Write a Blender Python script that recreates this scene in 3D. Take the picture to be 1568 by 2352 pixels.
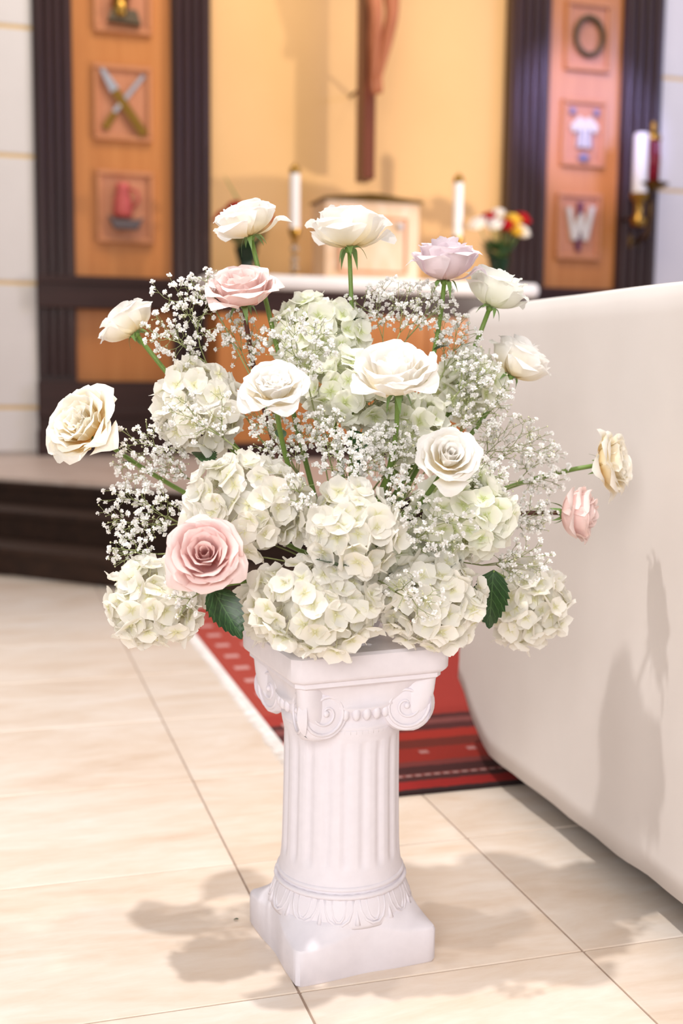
import bpy, math, random
from mathutils import Vector, Matrix, Quaternion, noise
PI = math.pi
for o in list(bpy.data.objects): bpy.data.objects.remove(o)
scene = bpy.context.scene
COL = scene.collection

# ------------------------------------------------------------------ camera
F_PX, CX, CY, CAM_H = 2690.0, 784.0, 1176.0, 0.88
PITCH = math.atan2(315, F_PX); ROLL = 0.0105
YAW = math.atan(817 / (F_PX / math.cos(PITCH)))
FW = Vector((math.sin(YAW)*math.cos(PITCH), math.cos(YAW)*math.cos(PITCH), -math.sin(PITCH)))
_R = Vector((math.cos(YAW), -math.sin(YAW), 0)); _U = _R.cross(FW)
RT = _R*math.cos(ROLL) + _U*math.sin(ROLL)
UP = _U*math.cos(ROLL) - _R*math.sin(ROLL)
EYE = Vector((0, 0, CAM_H))
cam_d = bpy.data.cameras.new('camera'); cam = bpy.data.objects.new('camera', cam_d); COL.objects.link(cam)
cam_d.sensor_fit = 'VERTICAL'; cam_d.sensor_height = 36; cam_d.sensor_width = 24
cam_d.lens = 36*F_PX/2352; cam_d.clip_start = 0.05; cam_d.clip_end = 60
cam.matrix_world = Matrix(((RT.x, UP.x, -FW.x, EYE.x), (RT.y, UP.y, -FW.y, EYE.y), (RT.z, UP.z, -FW.z, EYE.z), (0, 0, 0, 1)))
cam_d.dof.use_dof = True; cam_d.dof.focus_distance = 1.64; cam_d.dof.aperture_fstop = 2.8
scene.camera = cam

# ------------------------------------------------------------------ light
vs = scene.view_settings
vs.view_transform = 'Standard'; vs.look = 'None'; vs.exposure = 0.14; vs.gamma = 1.0; vs.use_curve_mapping = False
world = bpy.data.worlds.new('interior_ambient'); scene.world = world; world.use_nodes = True
bg = world.node_tree.nodes['Background']
bg.inputs[0].default_value = (1.0, 0.96, 0.945, 1); bg.inputs[1].default_value = 0.40

def aim(o, target):
    d = Vector(target) - o.location
    o.rotation_euler = d.to_track_quat('-Z', 'Y').to_euler()
def spot(name, loc, target, power, size, soft, col, blend=0.6):
    l = bpy.data.lights.new(name, 'SPOT'); l.energy = power; l.spot_size = math.radians(size); l.spot_blend = blend
    l.shadow_soft_size = soft; l.color = col
    o = bpy.data.objects.new(name, l); COL.objects.link(o); o.location = loc; aim(o, target); return o
def area(name, loc, target, power, sx, sy, col):
    l = bpy.data.lights.new(name, 'AREA'); l.energy = power; l.shape = 'RECTANGLE'; l.size = sx; l.size_y = sy; l.color = col
    o = bpy.data.objects.new(name, l); COL.objects.link(o); o.location = loc; aim(o, target); return o
# assumed ceiling spots over the sanctuary, out of view
spot('assumed_downlight', (-0.45, 1.35, 4.2), (0.45, 1.7, 0.5), 370, 70, 0.045, (1, .965, .94))
spot('assumed_downlight', (1.55, 1.45, 4.2), (0.55, 1.75, 0.4), 120, 70, 0.05, (1, .955, .93))
spot('assumed_downlight', (0.2, 0.2, 4.2), (0.3, 2.6, 0.3), 12, 80, 0.12, (1, .955, .93))
area('added_ceiling_light', (-0.6, 2.6, 4.6), (0.2, 3.0, 0), 14, 2.0, 2.0, (1, .93, .86))  # soft overhead area light added out of view
# added, unseen: warm wall wash on the reredos, assumed uplight and blue window light
area('front_fill', (-1.6, -2.6, 2.4), (0.6, 2.0, 0.8), 165, 2.6, 2.2, (1, .97, .96))  # unseen fill added behind the camera to brighten the front of the bouquet
area('added_ceiling_light', (2.0, 5.6, 5.2), (2.1, 7.6, 2.2), 85, 3.2, 0.8, (1, .9, .78))  # unseen area light added to wash the back wall
spot('assumed_uplight', (3.9, 5.3, 1.5), (2.0, 7.6, 2.6), 165, 80, 0.08, (1, .9, .78), 0.9)  # unseen lamp, assumed from the crucifix shadow on the wall
spot('assumed_blue_spot', (1.2, 2.6, 4.4), (4.04, 7.6, 2.62), 1900, 11.5, 0.05, (.46, .44, 1.0), 0.7)  # unseen spot added to tint the right panel blue, assumed as window light

area('assumed_window_light', (5.95, 4.0, 3.7), (4.04, 7.6, 2.8), 62, 1.7, 1.0, (.42, .48, 1.0))  # assumed window: unseen area light added for blue reflections on pilasters and panel

def at(px, py, Y):
    "the point of the plane at distance Y down the nave that the calibrated view shows at px, py"
    r = FW + RT*((px-CX)/F_PX) - UP*((py-CY)/F_PX)
    return EYE + r*(Y/r.y)
def deep(px, py, z):
    r = FW + RT*((px-CX)/F_PX) - UP*((py-CY)/F_PX)
    return EYE + r*z
def cvec(r, u, t):
    v = RT*r + UP*u - FW*t
    return v.normalized()

# ------------------------------------------------------------------ materials
def lin(c):
    return tuple(((x/255)/12.92 if x/255 <= .04045 else ((x/255+.055)/1.055)**2.4) for x in c) + (1.0,)
MATS = {}
class NT:
    def __init__(s, name):
        s.m = bpy.data.materials.new(name); s.m.use_nodes = True; s.t = s.m.node_tree; s.n = s.t.nodes; s.l = s.t.links
        s.b = s.n['Principled BSDF']; s.out = s.n['Material Output']; MATS[name] = s.m
    def add(s, typ, **kw):
        n = s.n.new(typ)
        for k, v in kw.items():
            if k.startswith('i_'): n.inputs[k[2:].replace('_', ' ')].default_value = v
            else: setattr(n, k, v)
        return n
    def link(s, a, b): s.l.new(a, b)
    def noise(s, vec, scale, detail=4, rough=.55, dist=0):
        n = s.add('ShaderNodeTexNoise'); n.inputs['Scale'].default_value = scale; n.inputs['Detail'].default_value = detail
        n.inputs['Roughness'].default_value = rough; n.inputs['Distortion'].default_value = dist
        if vec is not None: s.link(vec, n.inputs['Vector'])
        return n.outputs['Fac']
    def ramp(s, fac, stops, interp='LINEAR'):
        n = s.add('ShaderNodeValToRGB'); cr = n.color_ramp; cr.interpolation = interp
        while len(cr.elements) > 1: cr.elements.remove(cr.elements[-1])
        cr.elements[0].position = stops[0][0]; cr.elements[0].color = stops[0][1]
        for p, c in stops[1:]:
            e = cr.elements.new(p); e.color = c
        s.link(fac, n.inputs['Fac']); return n.outputs['Color']
    def math(s, op, a, b=0.0, c=None):
        n = s.add('ShaderNodeMath', operation=op)
        for i, v in enumerate((a, b) if c is None else (a, b, c)):
            if isinstance(v, (int, float)): n.inputs[i].default_value = v
            else: s.link(v, n.inputs[i])
        return n.outputs[0]
    def mix(s, fac, a, b, blend='MIX'):
        n = s.add('ShaderNodeMix', data_type='RGBA', blend_type=blend)
        for idx, v in ((0, fac), (6, a), (7, b)):
            if isinstance(v, (int, float)): n.inputs[idx].default_value = v
            elif isinstance(v, tuple): n.inputs[idx].default_value = v
            else: s.link(v, n.inputs[idx])
        return n.outputs[2]
    def map(s, vec, scale=(1, 1, 1), loc=(0, 0, 0)):
        n = s.add('ShaderNodeMapping'); n.inputs['Scale'].default_value = scale; n.inputs['Location'].default_value = loc
        s.link(vec, n.inputs['Vector']); return n.outputs[0]
    def pos(s): return s.add('ShaderNodeNewGeometry').outputs['Position']
    def obj(s): return s.add('ShaderNodeTexCoord').outputs['Object']
    def uv(s): return s.add('ShaderNodeTexCoord').outputs['UV']
    def rnd(s): return s.add('ShaderNodeObjectInfo').outputs['Random']
    def bump(s, h, strength=.2, dist=.002):
        n = s.add('ShaderNodeBump'); n.inputs['Strength'].default_value = strength; n.inputs['Distance'].default_value = dist
        s.link(h, n.inputs['Height']); s.link(n.outputs[0], s.b.inputs['Normal'])
    def col(s, c):
        if isinstance(c, tuple): s.b.inputs['Base Color'].default_value = c
        else: s.link(c, s.b.inputs['Base Color'])
    def set(s, **kw):
        for k, v in kw.items(): s.b.inputs[k.replace('_', ' ')].default_value = v
        return s
def plain(name, rgb, rough=.5, metal=0, vary=.06, scale=30, bump=0, coat=0):
    m = NT(name); c = lin(rgb)
    f = m.noise(m.obj(), scale, 5)
    d = tuple(max(0, x*(1-vary*2)) for x in c[:3]) + (1,)
    u = tuple(min(1, x*(1+vary)) for x in c[:3]) + (1,)
    m.col(m.ramp(f, [(.3, d), (.7, u)])); m.set(Roughness=rough, Metallic=metal)
    if coat: m.set(Coat_Weight=coat)
    if bump: m.bump(f, bump)
    return m.m
def petal_mat(name, base, mid, tip, trans=.35, rough=.6, mids=(.35, .8)):
    m = NT(name)
    v = m.add('ShaderNodeSeparateXYZ'); m.link(m.uv(), v.inputs[0])
    n = m.noise(m.map(m.uv(), (14, 2, 1)), 2.0, 3)
    fac = m.math('ADD', v.outputs[1], m.math('MULTIPLY', m.math('SUBTRACT', n, .5), .12))
    c = m.ramp(fac, [(0.0, lin(base)), (mids[0], lin(mid)), (mids[1], lin(tip))])
    r = m.math('MULTIPLY_ADD', m.rnd(), .10, .93)
    c = m.mix(1.0, c, r, 'MULTIPLY')
    m.col(c); m.set(Roughness=rough); m.b.inputs['Specular IOR Level'].default_value = .25
    t = m.add('ShaderNodeBsdfTranslucent'); m.link(c, t.inputs[0])
    mx = m.add('ShaderNodeMixShader'); mx.inputs[0].default_value = trans
    m.link(m.b.outputs[0], mx.inputs[1]); m.link(t.outputs[0], mx.inputs[2]); m.link(mx.outputs[0], m.out.inputs[0])
    m.bump(n, .12, .001)
    return m.m
def wood(name, dark, light, rough=.4, axis='Z', scale=1.0, coat=0.0):
    m = NT(name)
    s = (26*scale, 26*scale, 1.6*scale) if axis == 'Z' else (1.6*scale, 26*scale, 26*scale)
    p = m.map(m.pos(), s)
    f = m.noise(p, 1.0, 6, .6, .6)
    m.col(m.ramp(f, [(.25, lin(dark)), (.75, lin(light))])); m.set(Roughness=rough)
    m.b.inputs['Specular IOR Level'].default_value = .28
    if coat: m.set(Coat_Weight=coat, Coat_Roughness=.25)
    m.bump(f, .08)
    return m.m

plain('plaster', (224, 219, 226), .55, 0, .015, 60, .05)
petal_mat('rose_white', (250, 228, 170), (253, 246, 228), (254, 252, 249), .38, mids=(.4, .85))
petal_mat('rose_cream', (250, 200, 92), (253, 236, 192), (254, 251, 242), .36, mids=(.48, .92))
petal_mat('rose_ivory', (240, 240, 196), (248, 248, 232), (252, 252, 246), .34)
petal_mat('rose_blush', (246, 190, 168), (248, 212, 205), (251, 232, 228), .32)
petal_mat('rose_pink', (236, 158, 146), (246, 200, 196), (250, 226, 222), .32)
petal_mat('rose_lavender', (244, 210, 198), (240, 218, 221), (241, 229, 234), .34)
petal_mat('rose_red', (110, 8, 14), (160, 14, 22), (190, 24, 34), .2)
petal_mat('rose_yellow', (230, 150, 20), (245, 190, 40), (250, 215, 90), .3)
petal_mat('hydrangea', (228, 226, 178), (249, 247, 234), (253, 251, 245), .46, mids=(.22, .6))
petal_mat('hydrangea_green', (206, 216, 146), (243, 245, 224), (251, 251, 242), .46, mids=(.24, .65))
petal_mat('gypsophila', (222, 226, 205), (247, 246, 242), (252, 251, 250), .3)
plain('stem_green', (112, 140, 62), .5, 0, .15, 60)
plain('stem_brown', (96, 52, 40), .5, 0, .15, 60)
plain('stem_fine', (150, 158, 104), .6, 0, .12, 60)
plain('sepal_green', (118, 150, 84), .5, 0, .12, 60)
plain('bud_green', (206, 206, 170), .6, 0, .1, 60)
plain('brass', (176, 134, 62), .28, 1, .08, 20)
plain('dark_brass', (110, 82, 40), .35, 1, .08, 20)
plain('silver', (205, 205, 212), .3, .9, .04, 20)
plain('wax', (244, 238, 232), .45, 0, .02, 20)
plain('grout', (168, 146, 130), .9, 0, .08, 50)
plain('linen_white', (240, 234, 230), .8, 0, .02, 6)
plain('foam_green', (70, 96, 60), .9, 0, .1, 80)
plain('maroon', (104, 40, 66), .5, 0, .08, 40)
plain('ember_red', (206, 92, 84), .5, 0, .1, 30)
plain('steel_blue', (128, 122, 148), .5, 0, .05, 40)
plain('slate', (96, 84, 84), .5, 0, .1, 40)
plain('bone', (214, 204, 190), .55, 0, .06, 40)
plain('thorn', (92, 76, 50), .6, 0, .2, 60)
wood('dark_wood', (42, 22, 20), (62, 35, 32), .40, 'Z', 1, .28)
wood('dark_wood_rail', (46, 25, 22), (64, 38, 33), .45, 'X', 1, .08)
wood('step_wood', (40, 25, 18), (62, 40, 28), .55, 'X', .6)
wood('orange_wood', (184, 112, 52), (204, 134, 72), .36, 'Z', .6, .5)
wood('frame_wood', (190, 124, 82), (206, 142, 100), .42, 'Z', 1, .15)
wood('plaque_wood', (188, 122, 86), (204, 140, 104), .42, 'Z', 1, .1)
wood('carved_wood', (150, 84, 52), (188, 118, 82), .45, 'Z', .8)
wood('cross_wood', (92, 44, 26), (122, 64, 40), .4, 'Z', 1, .2)
# deep green leaf with pale veins
m = NT('leaf'); u = m.uv(); sx = m.add('ShaderNodeSeparateXYZ'); m.link(u, sx.inputs[0])
ax = m.math('ABSOLUTE', m.math('SUBTRACT', sx.outputs[0], .5))
side = m.math('SINE', m.math('MULTIPLY', m.math('SUBTRACT', sx.outputs[1], m.math('MULTIPLY', ax, .7)), 44.0))
vein = m.math('MAXIMUM', m.math('GREATER_THAN', side, .93), m.math('LESS_THAN', ax, .018))
m.col(m.mix(vein, m.ramp(m.noise(u, 9, 4), [(.3, lin((18, 46, 16))), (.75, lin((34, 72, 26)))]), lin((58, 92, 46))))
m.set(Roughness=.38); m.bump(m.math('MULTIPLY', vein, -1.0), .3, .001)
# creamy marble-look floor tile
m = NT('floor_tile'); p = m.pos(); r = m.rnd()
off = m.add('ShaderNodeCombineXYZ'); m.link(m.math('MULTIPLY', r, 37), off.inputs[0]); m.link(m.math('MULTIPLY', r, 91), off.inputs[1])
va = m.add('ShaderNodeVectorMath', operation='ADD'); m.link(p, va.inputs[0]); m.link(off.outputs[0], va.inputs[1])
f1 = m.noise(m.map(va.outputs[0], (1.3, 4.2, 1)), 1.6, 7, .62, .9)
f2 = m.noise(m.map(va.outputs[0], (5, 16, 1)), 2.2, 6, .65, .5)
c1 = m.ramp(f1, [(.28, lin((208, 182, 158))), (.44, lin((222, 203, 184))), (.58, lin((230, 216, 202))), (.74, lin((237, 228, 220)))])
c2 = m.ramp(f2, [(.3, lin((214, 192, 170))), (.7, lin((238, 229, 220)))])
m.col(m.mix(.32, c1, c2)); m.set(Roughness=.34); m.b.inputs['Specular IOR Level'].default_value = .4
# platform marble
m = NT('platform_marble'); f1 = m.noise(m.map(m.pos(), (2, 5, 1)), 2, 6, .6, .6)
m.col(m.ramp(f1, [(.3, lin((196, 172, 156))), (.7, lin((220, 200, 186)))])); m.set(Roughness=.4)
# golden fabric-like wall
m = NT('golden_wall'); f1 = m.noise(m.map(m.pos(), (300, 1, 300)), 1, 2); f2 = m.noise(m.pos(), 2, 3)
m.col(m.mix(.5, m.ramp(f1, [(.3, lin((224, 176, 116))), (.7, lin((234, 190, 132)))]), m.ramp(f2, [(.3, lin((227, 180, 120))), (.7, lin((232, 187, 128)))]))); m.set(Roughness=.75)
plain('white_wall', (226, 219, 214), .6, 0, .012, 5)
plain('gold_seam', (226, 190, 128), .5, 0, .03, 10)
# altar cloth
m = NT('altar_linen'); w = m.noise(m.map(m.pos(), (900, 900, 900)), 1, 2); f2 = m.noise(m.pos(), 3, 3)
m.col(m.ramp(f2, [(.3, lin((206, 197, 191))), (.7, lin((213, 205, 200)))])); m.set(Roughness=.75, Sheen_Weight=.15); m.bump(w, .05, .0005)
# tabernacle stone
m = NT('tabernacle_stone'); f1 = m.noise(m.map(m.pos(), (4, 4, 1.5)), 3, 5, .6, .4)
m.col(m.ramp(f1, [(.3, lin((218, 180, 140))), (.7, lin((234, 206, 180)))])); m.set(Roughness=.35)
# coloured glass
for nm, rgb, rg in (('red_glass', (190, 10, 60), .05), ('clear_glass', (246, 232, 214), .03), ('green_glass', (22, 48, 30), .1)):
    m = NT(nm); m.col(lin(rgb)); m.set(Roughness=rg, IOR=1.45); m.b.inputs['Transmission Weight'].default_value = .75 if nm != 'green_glass' else .25

# ------------------------------------------------------------------ mesh helpers
class MB:
    def __init__(s): s.v = []; s.f = []; s.uv = None
    def add(s, verts, faces):
        o = len(s.v); s.v += [tuple(v) for v in verts]; s.f += [tuple(i+o for i in f) for f in faces]; return s
    def box(s, x0, x1, y0, y1, z0, z1, bev=0.0):
        if bev <= 0:
            vs_ = [(x, y, z) for z in (z0, z1) for y in (y0, y1) for x in (x0, x1)]
            return s.add(vs_, [(0, 2, 3, 1), (4, 5, 7, 6), (0, 1, 5, 4), (2, 6, 7, 3), (0, 4, 6, 2), (1, 3, 7, 5)])
        def ring(x0, x1, y0, y1, b, z): return [(x0+b, y0, z), (x1-b, y0, z), (x1, y0+b, z), (x1, y1-b, z), (x1-b, y1, z), (x0+b, y1, z), (x0, y1-b, z), (x0, y0+b, z)]
        b = bev
        R = [ring(x0+b, x1-b, y0+b, y1-b, b*.5, z0), ring(x0, x1, y0, y1, b, z0+b), ring(x0, x1, y0, y1, b, z1-b), ring(x0+b, x1-b, y0+b, y1-b, b*.5, z1)]
        return s.loft(R, True, True)
    def loft(s, rings, cap0=False, cap1=False, closed=True):
        n = len(rings[0]); vs_ = [p for r in rings for p in r]; fs = []
        for i in range(len(rings)-1):
            for j in range(n if closed else n-1):
                k = (j+1) % n; fs.append((i*n+j, i*n+k, (i+1)*n+k, (i+1)*n+j))
        if cap0: fs.append(tuple(range(n-1, -1, -1)))
        if cap1: fs.append(tuple((len(rings)-1)*n+j for j in range(n)))
        return s.add(vs_, fs)
    def lathe(s, prof, n=24, c=(0, 0, 0), wob=None):
        rings = []
        for r, z in prof:
            rings.append([(c[0]+r*math.cos(2*PI*j/n), c[1]+r*math.sin(2*PI*j/n), c[2]+z) for j in range(n)])
        return s.loft(rings, prof[0][0] > 1e-4, prof[-1][0] > 1e-4)
    def tube(s, pts, rads, n=6):
        pts = [Vector(p) for p in pts]
        if isinstance(rads, (int, float)): rads = [rads]*len(pts)
        rings = []; ref = None
        for i, p in enumerate(pts):
            d = (pts[min(i+1, len(pts)-1)] - pts[max(i-1, 0)])
            d = d.normalized() if d.length > 1e-9 else Vector((0, 0, 1))
            if ref is None: ref = d.orthogonal().normalized()
            ref = (ref - d*ref.dot(d))
            ref = ref.normalized() if ref.length > 1e-6 else d.orthogonal().normalized()
            b = d.cross(ref)
            rings.append([p + (ref*math.cos(2*PI*j/n) + b*math.sin(2*PI*j/n))*rads[i] for j in range(n)])
        return s.loft(rings, True, True)
    def prism(s, pts, y0, y1):
        "outline in the XZ plane with depth along Y"
        n = len(pts); vs_ = [(x, y0, z) for x, z in pts] + [(x, y1, z) for x, z in pts]
        return s.add(vs_, [tuple(range(n)), tuple(range(2*n-1, n-1, -1))] + [(j, n+j, n+(j+1) % n, (j+1) % n) for j in range(n)])
    def ball(s, c, r, n=8, sq=1.0):
        m = max(4, n//2+1)
        prof = [(max(1e-5, r*math.sin(PI*i/m)), -r*sq*math.cos(PI*i/m)) for i in range(m+1)]
        return s.lathe(prof, n, c)
    def mesh(s, name, mat, smooth=True):
        me = bpy.data.meshes.new(name); me.from_pydata(s.v, [], s.f)
        if s.uv:
            l = me.uv_layers.new(name='UVMap')
            for lp in me.loops: l.data[lp.index].uv = s.uv[lp.vertex_index]
        me.materials.append(MATS[mat]); 
        if smooth: me.polygons.foreach_set('use_smooth', [True]*len(me.polygons))
        me.update(); return me
    def build(s, name, mat, parent=None, smooth=True, sharp=None):
        me = s.mesh(name, mat, smooth)
        if sharp is not None and smooth: me.set_sharp_from_angle(angle=math.radians(sharp))
        return place(name, me, parent)
def place(name, me, parent=None, loc=None, rot=None, scale=None):
    o = bpy.data.objects.new(name, me); COL.objects.link(o)
    if parent is not None: o.parent = parent
    if loc is not None: o.location = loc
    if rot is not None: o.rotation_mode = 'QUATERNION'; o.rotation_quaternion = rot
    if scale is not None: o.scale = (scale,)*3 if isinstance(scale, (int, float)) else scale
    return o
def tag(o, label, cat, group=None, kind=None):
    o['label'] = label
    if cat: o['category'] = cat
    if group: o['group'] = group
    if kind: o['kind'] = kind
    return o
def thing(name, label, cat, loc=(0, 0, 0), rotz=0.0, group=None):
    o = bpy.data.objects.new(name, None); COL.objects.link(o); o.location = loc; o.rotation_euler = (0, 0, rotz); o.empty_display_size = .05
    return tag(o, label, cat, group)
def struct(o, label=None):
    o['kind'] = 'structure'
    if label: o['label'] = label
    return o
def empty(name, loc=(0, 0, 0), parent=None):
    o = bpy.data.objects.new(name, None); COL.objects.link(o); o.location = loc; o.empty_display_size = .05
    if parent is not None: o.parent = parent
    return o
def frange(a, b, n): return [a+(b-a)*i/(n-1) for i in range(n)]

# ------------------------------------------------------------------ floor
fl = MB().box(-4, 6, -1.5, 9, -.06, -.0025).build('floor', 'grout', None, False); struct(fl, 'cream marble-look tiled floor')
TX, TY, TW, TH = 0.408, 1.536, 0.4525, 0.4605
g = .0018
tm = MB().box(g, TW-g, g, TH-g, -.012, 0, .0012).mesh('tile', 'floor_tile', False)
for i in range(-5, 7):
    for j in range(-3, 8):
        x, y = TX+i*TW, TY+j*TH
        if y+TH > 5.35-x and x < 1.0: 
            if y > 5.5-x: continue
        place('tile', tm, fl, (x, y, 0))

# ------------------------------------------------------------------ sanctuary platform: three dark wooden steps and a marble top
HP = .36
plat = struct(empty('sanctuary_platform', (0, 0, 0)), 'raised sanctuary platform with three dark wooden steps and pale marble top')
def plat_outline(d):
    # front edge offset inwards by d: straight, 45 degree chamfer, straight
    k = d*math.sqrt(2)
    y0, y1 = 4.36+d, 6.6+d
    # chamfer line x + y = 5.30 + k
    return [(5.5, y0), (5.30+k-y0, y0), (5.30+k-y1, y1), (-3.5, y1), (-3.5, 8.4), (5.5, 8.4)]
for i in range(3):
    o = plat_outline(i*.27); z0, z1 = i*.12, (i+1)*.12
    if i == 2: z1 -= .02
    mb = MB(); n = len(o)
    nose = plat_outline(i*.27-.015)
    mb.loft([[(x, y, z0) for x, y in o], [(x, y, z1-.03) for x, y in o], [(x, y, z1-.03) for x, y in nose], [(x, y, z1-.004) for x, y in nose], [(x, y, z1) for x, y in plat_outline(i*.27-.011)]], True, True)
    mb.build('step', 'step_wood', plat, False)
o = plat_outline(.555)
MB().loft([[(x, y, HP-.02) for x, y in o], [(x, y, HP) for x, y in o]], True, True).build('marble_top', 'platform_marble', plat, False)

# ------------------------------------------------------------------ back wall
YW = 7.60
def X(px, py=400, Y=YW): return at(px, py, Y).x
def Z(px, py, Y=YW): return at(px, py, Y).z
ZT = 4.3
wb = MB().box(-3.2, 5.4, YW+.10, YW+.25, 0, ZT).build('wall_back', 'golden_wall', None, False); struct(wb, 'golden wall behind the crucifix')
xa, xb, xc, xd = X(80), X(169), X(394), X(482)
xe, xf, xg, xh = X(1166), X(1251), X(1420), X(1507)
for side, (x0, x1), ref, lines in (('left', (-3.2, xa), 40, [-235, 62, 358, 650, 936]), ('right', (xh, 5.4), 1540, [-80, 180, 438, 697, 955])):
    w = struct(MB().box(x0, x1, YW+.03, YW+.10, HP, ZT).build('wall_'+side, 'white_wall', None, False), 'white panelled wall with thin gold seams beside the dark pilasters')
    zs = sorted(Z(ref, y) for y in lines)
    zs = [HP+.01] + [z for z in zs if z > HP+.2] + [ZT]
    for a, b in zip(zs[:-1], zs[1:]):
        MB().box(x0+.002, x1-.002, YW-.005, YW+.031, a+.012, b-.012, .004).build('wall_panel', 'white_wall', w, False)
        if b < ZT: MB().box(x0+.002, x1-.002, YW, YW+.031, b-.0115, b+.0115).build('gold_seam', 'gold_seam', w, False)
n_trim = 0
def pilaster(x0, x1, label):
    global n_trim; n_trim += 1
    p = struct(MB().box(x0, x1, YW-.03, YW+.10, HP, ZT).build('trim_%d' % n_trim, 'dark_wood', None, False), label)
    n = 4; w = (x1-x0-.03)/n
    for i in range(n):
        cx = x0+.015+w*(i+.5); mb = MB(); pr = []
        for k in range(9):
            a = PI*k/8; pr.append((cx-math.cos(a)*w*.46, YW-.031-math.sin(a)*w*.42))
        mb.loft([[(x, y, HP+.5) for x, y in pr], [(x, y, ZT) for x, y in pr]], True, True)
        mb.build('reed', 'dark_wood', p, True, 60)
    return p
pilaster(xa, xb, 'dark reeded pilaster beside the left white wall')
pilaster(xc, xd, 'dark reeded pilaster at the left edge of the golden wall')
pilaster(xe, xf, 'dark reeded pilaster at the right edge of the golden wall')
pilaster(xg, xh, 'dark reeded pilaster behind the red lamp')
for (x0, x1, px, nm) in ((xb, xc, 280, 'left'), (xf, xg, 1330, 'right')):
    k = 638 if nm == 'left' else 664
    zr0, zr1 = Z(px, 712 if nm == 'left' else 730), Z(px, k)
    n_trim += 1
    p = struct(MB().box(x0, x1, YW+.02, YW+.10, zr1, ZT).build('trim_%d' % n_trim, 'orange_wood', None, False), 'tall honey coloured wood panel with relief plaques, %s of the golden wall' % nm)
    zl0 = Z(px, 876)
    MB().box(x0, x1, YW+.02, YW+.10, zl0, zr0).build('lower_panel', 'orange_wood', p, False)
    q0, q1 = (xa, xd) if nm == 'left' else (xe, xh)
    n_trim += 1
    r = struct(MB().box(q0-.005, q1+.005, YW-.075, YW+.10, zr0, zr1, .008).build('trim_%d' % n_trim, 'dark_wood_rail', None, False), 'dark wooden cross rail below the %s relief panel' % nm)
    MB().box(q0-.005, q1+.005, YW-.09, YW-.07, zr1-.05, zr1-.02, .004).build('moulding', 'dark_wood_rail', r, False)
    n_trim += 1
    b = struct(MB().box(q0-.01, q1+.01, YW-.08, YW+.10, HP, zl0, .008).build('trim_%d' % n_trim, 'dark_wood_rail', None, False), 'dark wooden plinth below the %s relief panel' % nm)
    MB().box(q0-.02, q1+.02, YW-.10, YW-.07, HP, HP+.16, .006).build('moulding', 'dark_wood_rail', b, False)
    MB().box(q0-.015, q1+.015, YW-.095, YW-.07, HP+.24, HP+.29, .006).build('moulding', 'dark_wood_rail', b, False)

# ------------------------------------------------------------------ relief plaques
def plaque(px0, px1, py0, py1, label):
    pxc = (px0+px1)/2; c = at(pxc, (py0+py1)/2, YW+.02)
    w = (at(px1, (py0+py1)/2, YW).x - at(px0, (py0+py1)/2, YW).x)/2; h = (at(pxc, py0, YW).z - at(pxc, py1, YW).z)/2
    t = thing('relief_plaque', label, 'plaque', (c.x, YW+.02, c.z), 0, 'relief plaques on the wood panels')
    MB().box(-w*.9, w*.9, -.012, 0, -h*.9, h*.9).build('backing', 'plaque_wood', t, False)
    for a in ((-w, w, h*.86, h), (-w, w, -h, -h*.86)): MB().box(a[0], a[1], -.035, 0, a[2], a[3], .006).build('frame_bar', 'frame_wood', t, False)
    for a in ((-w, -w*.84), (w*.84, w)): MB().box(a[0], a[1], -.0345, 0, -h*.86, h*.86, .006).build('frame_bar', 'frame_wood', t, False)
    return t, w, h
def bar(t, name, mat, w, h, x0, z0, x1, z1, r0, r1, y=-.03, d=.02):
    a, b = Vector((x0*w, z0*h)), Vector((x1*w, z1*h)); q = (b-a).normalized(); n_ = Vector((-q.y, q.x))
    pts = [a+n_*r0, a-n_*r0, b-n_*r1, b+n_*r1]
    MB().prism([(p.x, p.y) for p in pts], y-d/2, y+d/2).build(name, mat, t, False)
t, w, h = plaque(214, 347, -95, 80, 'wood plaque with gilded pillar relief cut by the top of the picture')
MB().lathe([(.055, -h*.05), (.06, h*.0), (.045, h*.05), (.045, h*.6), (.06, h*.68), (.02, h*.72)], 14, (0, -.05, 0)).build('pillar', 'brass', t)
MB().lathe([(.045, -.62*h), (.05, -.5*h), (.052, -.05*h)], 10, (-.02, -.05, 0)).build('pillar_shaft', 'brass', t)
MB().prism([(-.55*w, -.72*h), (.6*w, -.78*h), (.45*w, -.42*h), (-.4*w, -.42*h)], -.08, -.012).build('pillar_base', 'thorn', t, False)
t, w, h = plaque(214, 348, 152, 326, 'wood plaque with crossed silver blade and gold handle, second on the left panel')
bar(t, 'blade', 'silver', w, h, .72, .76, -.35, -.3, .012, .014, -.022)
bar(t, 'handle', 'brass', w, h, -.28, -.26, -.62, -.7, .018, .024, -.024)
bar(t, 'spear_head', 'silver', w, h, -.72, .84, -.28, .3, .012, .03, -.044)
bar(t, 'spear_shaft', 'brass', w, h, -.28, .3, .72, -.82, .024, .026, -.042, .024)
t, w, h = plaque(222, 352, 394, 560, 'wood plaque with red jug on dark basin, lowest on the left panel')
mb = MB(); mb.lathe([(.05, -.3*h), (.06, -.2*h), (.055, .1*h), (.036, .5*h), (.044, .62*h), (.03, .63*h)], 14, (-.02, -.05, 0)); mb.build('jug', 'ember_red', t)
MB().tube([(.02, -.05, .5*h), (.07, -.05, .45*h), (.08, -.05, .2*h), (.04, -.05, -.05*h)], .009, 6).build('jug_handle', 'ember_red', t)
MB().prism([(-.62*w, -.28*h), (-.4*w, -.62*h), (.4*w, -.62*h), (.62*w, -.28*h), (.4*w, -.38*h), (-.4*w, -.38*h)], -.09, -.012).build('basin', 'slate', t, False)
t, w, h = plaque(1297, 1399, 6, 166, 'wood plaque with round thorn wreath, top of the right panel')
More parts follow.
